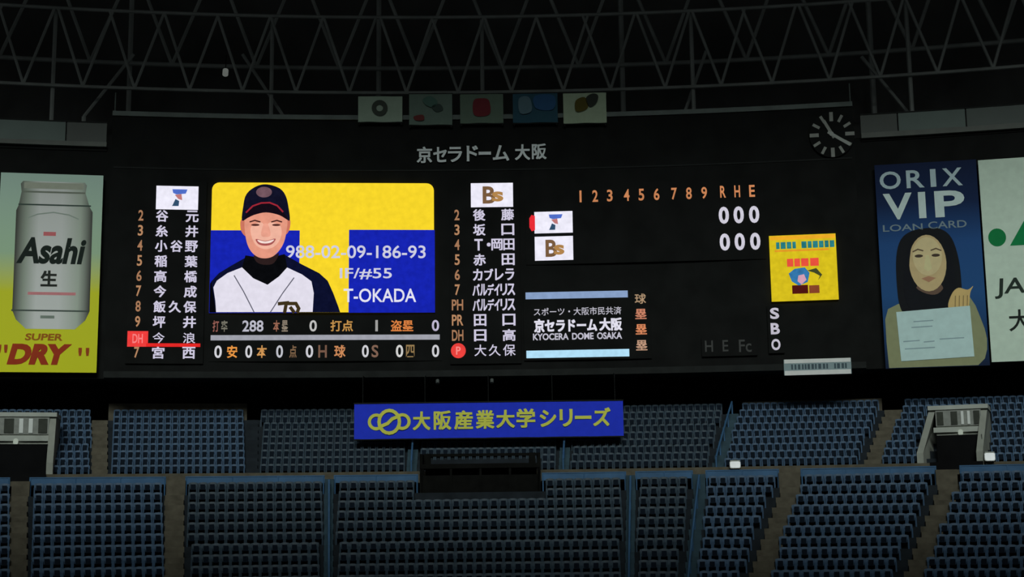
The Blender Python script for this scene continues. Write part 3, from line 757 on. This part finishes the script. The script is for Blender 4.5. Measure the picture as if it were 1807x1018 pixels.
# ------------------------------------------------------------------ entrance portals in the upper tier
def portal(px, py_foot, width, height, yaw, label, lean):
    s, _ = W(px, py_foot, D_UB + 0.2)
    t = empty('entrance_portal', pt(s, Z_WALK, D_UB + 0.2), -s / RAD + yaw); tag(t, label, 'portal', 'entrance portals in the upper tier')
    w, hd, th = width / 2, height, 0.42
    hb = height * 0.58
    for sx, nm in ((-1, 'cheek_wall'), (1, 'cheek_wall')):
        xo, xi = sx * w, sx * (w - th)
        x0, x1 = min(xo, xi), max(xo, xi)
        prof = [(0.0, 0), (0.0, height * 0.30), (1.1, height), (4.2, height), (4.2, 0)]
        mb = MB(); n = len(prof)
        sh = lean[0] if sx < 0 else lean[1]
        mb.v = [Vector((x0 + (sh if y == 0 else 0), y, z)) for y, z in prof] + [Vector((x1 + (sh if y == 0 else 0), y, z)) for y, z in prof]
        mb.f = [list(range(n)), list(range(2 * n - 1, n - 1, -1))] + [[(k + 1) % n, k, n + k, n + (k + 1) % n] for k in range(n)]
        mb.build(nm, M_PORTAL, t, True)
    mb = MB(); mb.box(-w + th, w - th, 1.0, 4.2, hb, height - 0.02); mb.build('header', M_PORTAL, t, True)
    mb = MB(); mb.box(-w - 0.05, w + 0.05, 0.85, 4.2, height - 0.02, height + 0.26); mb.build('coping', M_PORTALB, t, True)
    mb = MB(); mb.box(-w + th * .6, w - th * .6, 0.80, 1.02, hb + height * 0.05, hb + height * 0.13); mb.build('sign_rail', M_PORTALB, t, True)
    mb = MB(); mb.box(-w + th, w - th, 0.6, 0.7, 0.5, hb); mb.build('opening_shade_sheet', M_DARK, t, True)  # near-black sheet and linings stand for the shade inside the opening
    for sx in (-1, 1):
        mb = MB(); mb.box(*sorted((sx * (w - th), sx * (w - th - .02))), 0.3, 0.65, 0, hb); mb.build('opening_shade_lining', M_DARK, t, True)
    mb = MB(); mb.box(-w + th + lean[0] * 0.5, w - th, -0.36, 0.62, 0.0, 0.6); mb.build('opening_shade_block', M_DARK, t, True)  # dark block added over the terrace to read as the opening's shade
    sg = MB(); sg.box(-w + th, w - th, 0.90, 1.0, hb + height * 0.15, height - 0.08); sg = sg.build('sign_panel', surf('portal_sign', (.30, .31, .29)), t, True)
    span = 2 * (w - th); zs0, zs1 = hb + height * 0.17, height - 0.16
    for u0, u1, m in ((0.03, 0.17, 0), (0.34, 0.48, 0), (0.56, 0.62, 1), (0.70, 0.76, 1), (0.84, 0.97, 0)):
        mb = MB(); mb.box(-w + th + span * u0, -w + th + span * u1, 0.84, 0.91, zs0, zs1)
        mb.build('sign_character', surf('portal_sign_dark', (.05, .055, .045)) if m == 0 else M_WHITE, sg, True)
    lm = MB(); lm.bar((0.1, 0.86, hb + height * 0.06), (0.1, 0.66, hb + height * 0.02), 0.16, 10); lm.build('lamp', led((150, 160, 148)), t, True)
    return t, s
H_P = W(1690, 722, D_UB - 1)[1] - Z_WALK
portal(1695, 828, 3.75, H_P, -0.17, 'pale entrance portal below the loan card poster', (-0.85, -0.4))
portal(20, 834, 5.2, W(40, 735, D_UB - 1)[1] - Z_WALK, 0.02, 'pale entrance portal below the beer poster', (0.0, 0.0))

# ------------------------------------------------------------------ black booth in the middle of the stand
p = Panel(745, 797, 950, 880, D_LB + 0.4)
bt = empty('camera_booth', p.P(848, 880, 0)); tag(bt, 'low black covered booth in the middle of the stand under the blue banner', 'booth')
p.rect(742, 818, 952, 826, 'roof_edge', M_BOOTH, bt, 0.25, 2.0)
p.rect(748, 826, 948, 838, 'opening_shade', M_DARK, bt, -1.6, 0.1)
p.rect(746, 838, 950, 884, 'front_cloth', M_BOOTH, bt, 0.1, 0.15)
for x in (746, 796, 848, 900, 950):
    p.rect(x - 2, 822, x + 2, 884, 'post', M_BOOTH, bt, 0.2, 0.15)
for x in (743, 951):
    p.rect(x - 2, 800, x + 3, 884, 'side_wall', M_BOOTH, bt, 0.2, 2.0)
p.rect(744, 797, 950, 802, 'back_rail', M_BOOTH, bt, -1.8, 0.1)
for x in (752, 940):
    p.rect(x - 6, 797, x + 6, 822, 'end_screen', M_BOOTH, bt, -1.5, 0.2)

# ------------------------------------------------------------------ parapet rails at the head of the lower tier
edges = [(-140, 18)] + [(a[0] + a[2], b[0] - b[2]) for a, b in zip(LOWER_AISLES, LOWER_AISLES[1:])] + [(1694, 1950)]
NAMES = ['at the edge of view below the beer poster', 'below the beer poster', 'below the first player lineup', 'beneath the blue banner', 'right of the blue banner', 'below the line score', 'left of the loan card portal', 'below the loan card portal']
BLOCK = ['in the corner block under the beer poster', 'in the block below the beer poster', 'in the block left of the booth', 'in the block around the booth', 'in the narrow block right of the banner', 'in the small block below the yellow tile', 'in the block left of the pale portal', 'in the corner block below the pale portal']
Z_PAR0 = Z_WALK - 0.25
rail_spans = []
for (x0, x1), nm in zip(edges, NAMES):
    if nm == 'beneath the blue banner':
        rail_spans += [(x0, 738, nm + ', the part left of the booth'), (956, x1, nm + ', the part right of the booth')]
    else: rail_spans.append((x0, x1, nm))
for x0, x1, nm in rail_spans:
    xm = (x0 + x1) / 2
    zt = W(903, 836.5, D_LB + 0.1)[1]
    l, r = W(x0, 840, D_LB + 0.1)[0], W(x1, 840, D_LB + 0.1)[0]
    t = empty('parapet_rail', pt((l + r) / 2, Z_PAR0, D_LB + 0.1)); tag(t, 'blue parapet rail ' + nm, 'rail', 'blue parapet rails above the lower tier')
    mb = MB(); mb.arcbox(l, r, zt - 0.44, zt, D_LB + 0.01, D_LB + 0.08); mb.build('panel', M_RAIL, t)
    mb = MB(); mb.arcbox(l, r, zt, zt + 0.07, D_LB - 0.02, D_LB + 0.11); mb.build('top_rail', M_RAIL, t)
    n = max(2, int((r - l) / 2.4))
    for k in range(n + 1):
        s = l + 0.08 + (r - l - 0.16) * k / n
        mb = MB(); mb.bar(pt(s, LOW[0][1], D_LB + 0.06), pt(s, zt, D_LB + 0.06), 0.05); mb.build('post', M_RAIL, t)

# stair handrails
def handrail(a, upper, label):
    pts = []
    rows = range(NU) if upper else range(NL)
    for i in rows:
        l, r = aisle_span(a, i, upper); d, z = (UP if upper else LOW)[i]
        pts.append(((l + r) / 2, z, d - 0.1))
    t = empty('stair_handrail', pt(*pts[0])); tag(t, label, 'handrail', 'blue stair handrails')
    mb = MB()
    for q, w in zip(pts, pts[1:]): mb.bar(pt(q[0], q[1] + .9, q[2]), pt(w[0], w[1] + .9, w[2]), 0.07)
    mb.build('rail', M_RAIL, t)
    for q in pts[::2]:
        mb = MB(); mb.bar(pt(*q), pt(q[0], q[1] + .9, q[2]), 0.06); mb.build('post', M_RAIL, t)
handrail(UPPER_AISLES[2], True, 'blue handrail up the upper aisle left of the booth')
handrail(UPPER_AISLES[3], True, 'blue handrail up the upper aisle right of the booth')
handrail(UPPER_AISLES[4], True, 'blue handrail up the upper aisle beside the small white box')
handrail(LOWER_AISLES[2], False, 'blue handrail down the lower aisle left of the booth')
handrail(LOWER_AISLES[3], False, 'blue handrail down the lower aisle under the banner end')
handrail(LOWER_AISLES[4], False, 'blue handrail down the lower aisle below the small white box')

# small white boxes on the walkway, their fronts given an added glow
for x, y, w, h, lab in ((1297, 820, 19, 13, 'small white box with added glow on the riser below the line score'), (1746, 806, 19, 15, 'small white box with added glow beside the pale entrance portal')):
    p = Panel(x - w, y - h, x + w, y + h, D_UB + 0.5)
    t = empty('equipment_box', p.P(x, y + h / 2, 0)); tag(t, lab, 'box', 'small white boxes in the stand')
    p.round_rect(x - w / 2, y - h / 2, x + w / 2, y + h / 2, 3, 'case', M_WHITE, t, 0.25, 0.5)
    p.rect(x - w / 2 + 1, y - h / 2 - 1.2, x + w / 2 - 1, y - h / 2 + 1, 'lid', M_PORTALB, t, 0.28, 0.56)
    p.round_rect(x - w / 2 + 1, y - h / 2 + 1, x + w / 2 - 1, y + h / 2 - 1, 3, 'added_glow_face', led((196, 204, 202)), t, 0.29, 0.03)  # glow added to brighten the box front, no lamp known there
    foot = p.P(x, y + h / 2, 0)
    for sx in (-0.3, 0.3):
        mb = MB(); mb.bar(foot + p.r * w * p.kx * sx, Vector((foot.x, foot.y, Z_WALK)) + p.r * w * p.kx * sx, 0.05); mb.build('leg', M_LIP, t)

# ------------------------------------------------------------------ roof trusses
def truss(d, y_low, z_hi, step, phase, r, label, verticals):
    zl = W(855, y_low, d)[1]
    t = empty('roof_truss', pt(0, zl, d)); tag(t, label, 'truss', 'steel roof trusses above the scoreboard')
    for z, nm in ((zl, 'bottom_chord'), (z_hi, 'top_chord')):
        mb = MB()
        n = 26
        for i in range(n):
            mb.bar(pt(-54 + 108 * i / n, z, d), pt(-54 + 108 * (i + 1) / n, z, d), r)
        mb.build(nm, M_TRUSS, t)
    s = -50 + phase; k = 0
    while s < 50:
        j = random.uniform(-.25, .25)
        for q in (-1, 1):
            mb = MB(); mb.bar(pt(s + j, zl, d), pt(s + j + q * step / 2, z_hi, d), r * 0.85); mb.build('web_bar', M_TRUSS, t)
        if k % verticals == 0:
            mb = MB(); mb.bar(pt(s + step * .5, zl - 8.0, d - .3), pt(s + step * .5, z_hi, d - .3), r * 1.2); mb.build('column', M_TRUSS, t)
        s += step; k += 1
truss(-7.0, 163, W(855, 30, -7)[1], 3.95, 0.4, 0.14, 'grey steel truss with V bars nearest above the scoreboard', 4)
truss(-11.0, 120, W(855, -60, -11)[1], 6.2, 1.5, 0.18, 'heavier grey steel truss higher up behind the V bars', 3)
# sloping struts between the concourse and the roof steel
for k, (xa, ya, xb, yb, lab) in enumerate(((236, 96, 148, 206, 'above the balustrade by the beer poster'), (428, 96, 502, 208, 'left of the pale ring flag'), (1246, 90, 1206, 204, 'right of the flags'), (1520, 100, 1600, 196, 'beside the clock'))):
    a, b = W(xa, ya, -9.0), W(xb, yb, -9.0)
    t = empty('roof_strut', pt(b[0], b[1], -9.0)); tag(t, 'sloping grey steel strut ' + lab, 'strut', 'sloping struts under the roof steel')
    mb = MB(); mb.bar(pt(a[0], a[1], -9.0), pt(b[0], b[1], -9.0), 0.14); mb.build('tube', M_TRUSS, t)
    mb = MB(); mb.bar(pt(b[0], b[1], -9.0), pt(b[0], b[1] - 4.0, -9.0), 0.18); mb.build('footing', M_TRUSS, t)
# catwalk lamp among the trusses
s, z = W(398, 129, -6.6)
t = empty('truss_lamp', pt(s, z, -6.6)); tag(t, 'small pale lamp hanging in the roof truss', 'lamp')
mb = MB(); mb.bar(pt(s, z + .25, -6.6), pt(s, z - .2, -6.4), 0.22, 10); mb.build('lamp_head', led((92, 96, 92)), t)
mb = MB(); mb.bar(pt(s, z + .2, -6.6), pt(s, z + 1.6, -7.0), 0.04); mb.build('hanger', M_LIP, t)

# ------------------------------------------------------------------ seats
def seat_shape(w, pan):
    mb = MB(); cols = 4
    vs = []
    for side in (0, 1):
        for r, (z, y) in enumerate(((0.40, 0.05), (0.62, 0.10), (0.86, 0.17))):
            for c in range(cols + 1):
                u = c / cols * 2 - 1
                zz = z - (0.05 * u * u if r == 2 else 0)
                vs.append((u * w / 2, y - 0.05 * u * u + (0.045 if side else 0), zz))
    n = cols + 1; fs = []
    for r in range(2):
        for c in range(cols):
            a = r * n + c
            fs.append((a, a + 1, a + n + 1, a + n))
            b = a + 3 * n
            fs.append((b + 1, b, b + n, b + n + 1))
    for c in range(cols):
        fs.append((2 * n + c, 2 * n + c + 1, 5 * n + c + 1, 5 * n + c))
        fs.append((c + 1, c, 3 * n + c, 3 * n + c + 1))
    for r in range(2):
        fs.append((r * n, (r + 1) * n, (r + 4) * n, (r + 3) * n))
        fs.append(((r + 1) * n + cols, r * n + cols, (r + 3) * n + cols, (r + 4) * n + cols))
    mb.add(vs, fs)
    # folded seat pan, tipped up against the back
    mb.npan = len(mb.f)
    h = pan / 2
    mb.add([(-h, -0.02, 0.36), (h, -0.02, 0.36), (h, 0.03, 0.34), (-h, 0.03, 0.34), (-h, -0.08, 0.70), (h, -0.08, 0.70), (h, -0.03, 0.72), (-h, -0.03, 0.72)],
           [(0, 3, 2, 1), (4, 5, 6, 7), (0, 1, 5, 4), (1, 2, 6, 5), (2, 3, 7, 6), (3, 0, 4, 7)])
    mb.npan2 = len(mb.f)
    for sx in (-1, 1):      # arm standards
        mb.box(sx * (w * .5 - .045) - .045, sx * (w * .5 - .045) + .045, -0.12, 0.03, 0.0, 0.56)
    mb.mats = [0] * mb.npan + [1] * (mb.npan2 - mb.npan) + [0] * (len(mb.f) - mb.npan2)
    return mb

ORD = lambda n: '%d%s' % (n, 'th' if 10 <= n % 100 <= 20 else {1: 'st', 2: 'nd', 3: 'rd'}.get(n % 10, 'th'))
PITCH_L = 0.64
SEAT_L = seat_shape(0.59, 0.30)
def seat_mesh(mat):
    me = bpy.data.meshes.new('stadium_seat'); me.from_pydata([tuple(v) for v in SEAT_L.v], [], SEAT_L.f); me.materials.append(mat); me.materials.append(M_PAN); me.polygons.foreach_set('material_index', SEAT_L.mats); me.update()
    return me
ME_BLUE, ME_SLATE = seat_mesh(M_SEAT), seat_mesh(M_SEATC)
ROWN = ['top row', 'second row', 'third row']
rest, rest_mats = MB(), []
def place(mb, shape, s, z, d):
    a = s / RAD; o = pt(s, z, d); ca, sa = math.cos(a), math.sin(a)
    mb.add([Vector((o.x + v.x * ca + v.y * sa, o.y - v.x * sa + v.y * ca, o.z + v.z)) for v in shape.v], shape.f)
count = 0
for j in range(NL):
    d, z = LOW[j]; ds = d - 0.45
    spans = [aisle_span(a, j, False) for a in LOWER_AISLES]
    bl = [(W(-150, lo_y(j), ds)[0], spans[0][0])] + [(x[1], y[0]) for x, y in zip(spans, spans[1:])] + [(spans[-1][1], W(1960, lo_y(j), ds)[0])]
    b0, b1 = W(740, lo_y(j), ds)[0], W(956, lo_y(j), ds)[0]
    fl, fr = W(1, lo_y(j), ds)[0], W(1804, lo_y(j), ds)[0]
    for bi, (l, r) in enumerate(bl):
        n = int((r - l - 0.16) / PITCH_L)
        if n < 1: continue
        off = l + ((r - l) - n * PITCH_L) / 2 + PITCH_L / 2
        if bi == 0: off = r - 0.1 - PITCH_L / 2 - (n - 1) * PITCH_L
        vis = 0
        for k in range(n):
            s = off + k * PITCH_L
            if j < 2 and bi == 3 and b0 - .3 < s < b1 + .3: continue
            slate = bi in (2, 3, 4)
            if j < 3 and fl - .2 < s < fr + .2 and count < 300:
                vis += 1; count += 1
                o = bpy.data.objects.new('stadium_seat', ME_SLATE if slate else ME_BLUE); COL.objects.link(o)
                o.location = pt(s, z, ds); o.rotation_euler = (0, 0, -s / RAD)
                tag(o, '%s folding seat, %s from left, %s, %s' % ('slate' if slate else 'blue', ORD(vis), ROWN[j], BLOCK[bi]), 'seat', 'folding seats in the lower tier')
            else:
                place(rest, SEAT_L, s, z, ds); rest_mats += [2 if q else (1 if slate else 0) for q in SEAT_L.mats]
# rest of the seats: more of a kind than can be told apart singly
SEAT_U = seat_shape(0.465, 0.29)
PITCH_U = 0.50
ME_UP = bpy.data.meshes.new('stadium_seat'); ME_UP.from_pydata([tuple(v) for v in SEAT_U.v], [], SEAT_U.f)
ME_UP.materials.append(M_SEAT); ME_UP.materials.append(M_PAN); ME_UP.polygons.foreach_set('material_index', SEAT_U.mats); ME_UP.update()
for i in range(NU):
    d, z = UP[i]; ds = d - 0.5
    spans = [aisle_span(a, i, True) for a in UPPER_AISLES]
    bl = [(W(-250, up_y(i), ds)[0], spans[0][0])] + [(x[1], y[0]) for x, y in zip(spans, spans[1:])] + [(spans[-1][1], W(2050, up_y(i), ds)[0])]
    gaps = []
    if i < 7: gaps = [(W(-62, 800, ds)[0], W(90, 800, ds)[0]), (W(1618 + i * 2.5, 800, ds)[0], W(1752, 800, ds)[0])]
    b0, b1 = W(736, 800, ds)[0], W(960, 800, ds)[0]
    if i < 2: gaps.append((b0, b1))
    for bi, (l, r) in enumerate(bl):
        n = int((r - l - 0.1) / PITCH_U); off = l + ((r - l) - n * PITCH_U) / 2 + PITCH_U / 2
        for k in range(n):
            s = off + k * PITCH_U
            if any(g0 < s < g1 for g0, g1 in gaps): continue
            if i == 0 and bi in (1, 5) and count < 300:
                count += 1
                o = bpy.data.objects.new('stadium_seat', ME_UP); COL.objects.link(o)
                o.location = pt(s, z, ds); o.rotation_euler = (0, 0, -s / RAD)
                tag(o, 'small blue seat, %s from left, bottom row of the upper block below %s' % (ORD(k + 1), 'the first lineup' if bi == 1 else 'the line score'), 'seat', 'folding seats at the foot of the upper tier')
                continue
            place(rest, SEAT_U, s, z, ds)
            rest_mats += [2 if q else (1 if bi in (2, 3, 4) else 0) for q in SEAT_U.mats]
o = rest.build('seat_rows', M_SEAT)
o.data.materials.append(M_SEATC); o.data.materials.append(M_PAN)
o.data.polygons.foreach_set('material_index', rest_mats)
tag(o, 'remaining rows of blue folding seats filling the upper and lower tiers', 'seats', kind='stuff')
print('individual seats', count, 'faces rest', len(rest.f))
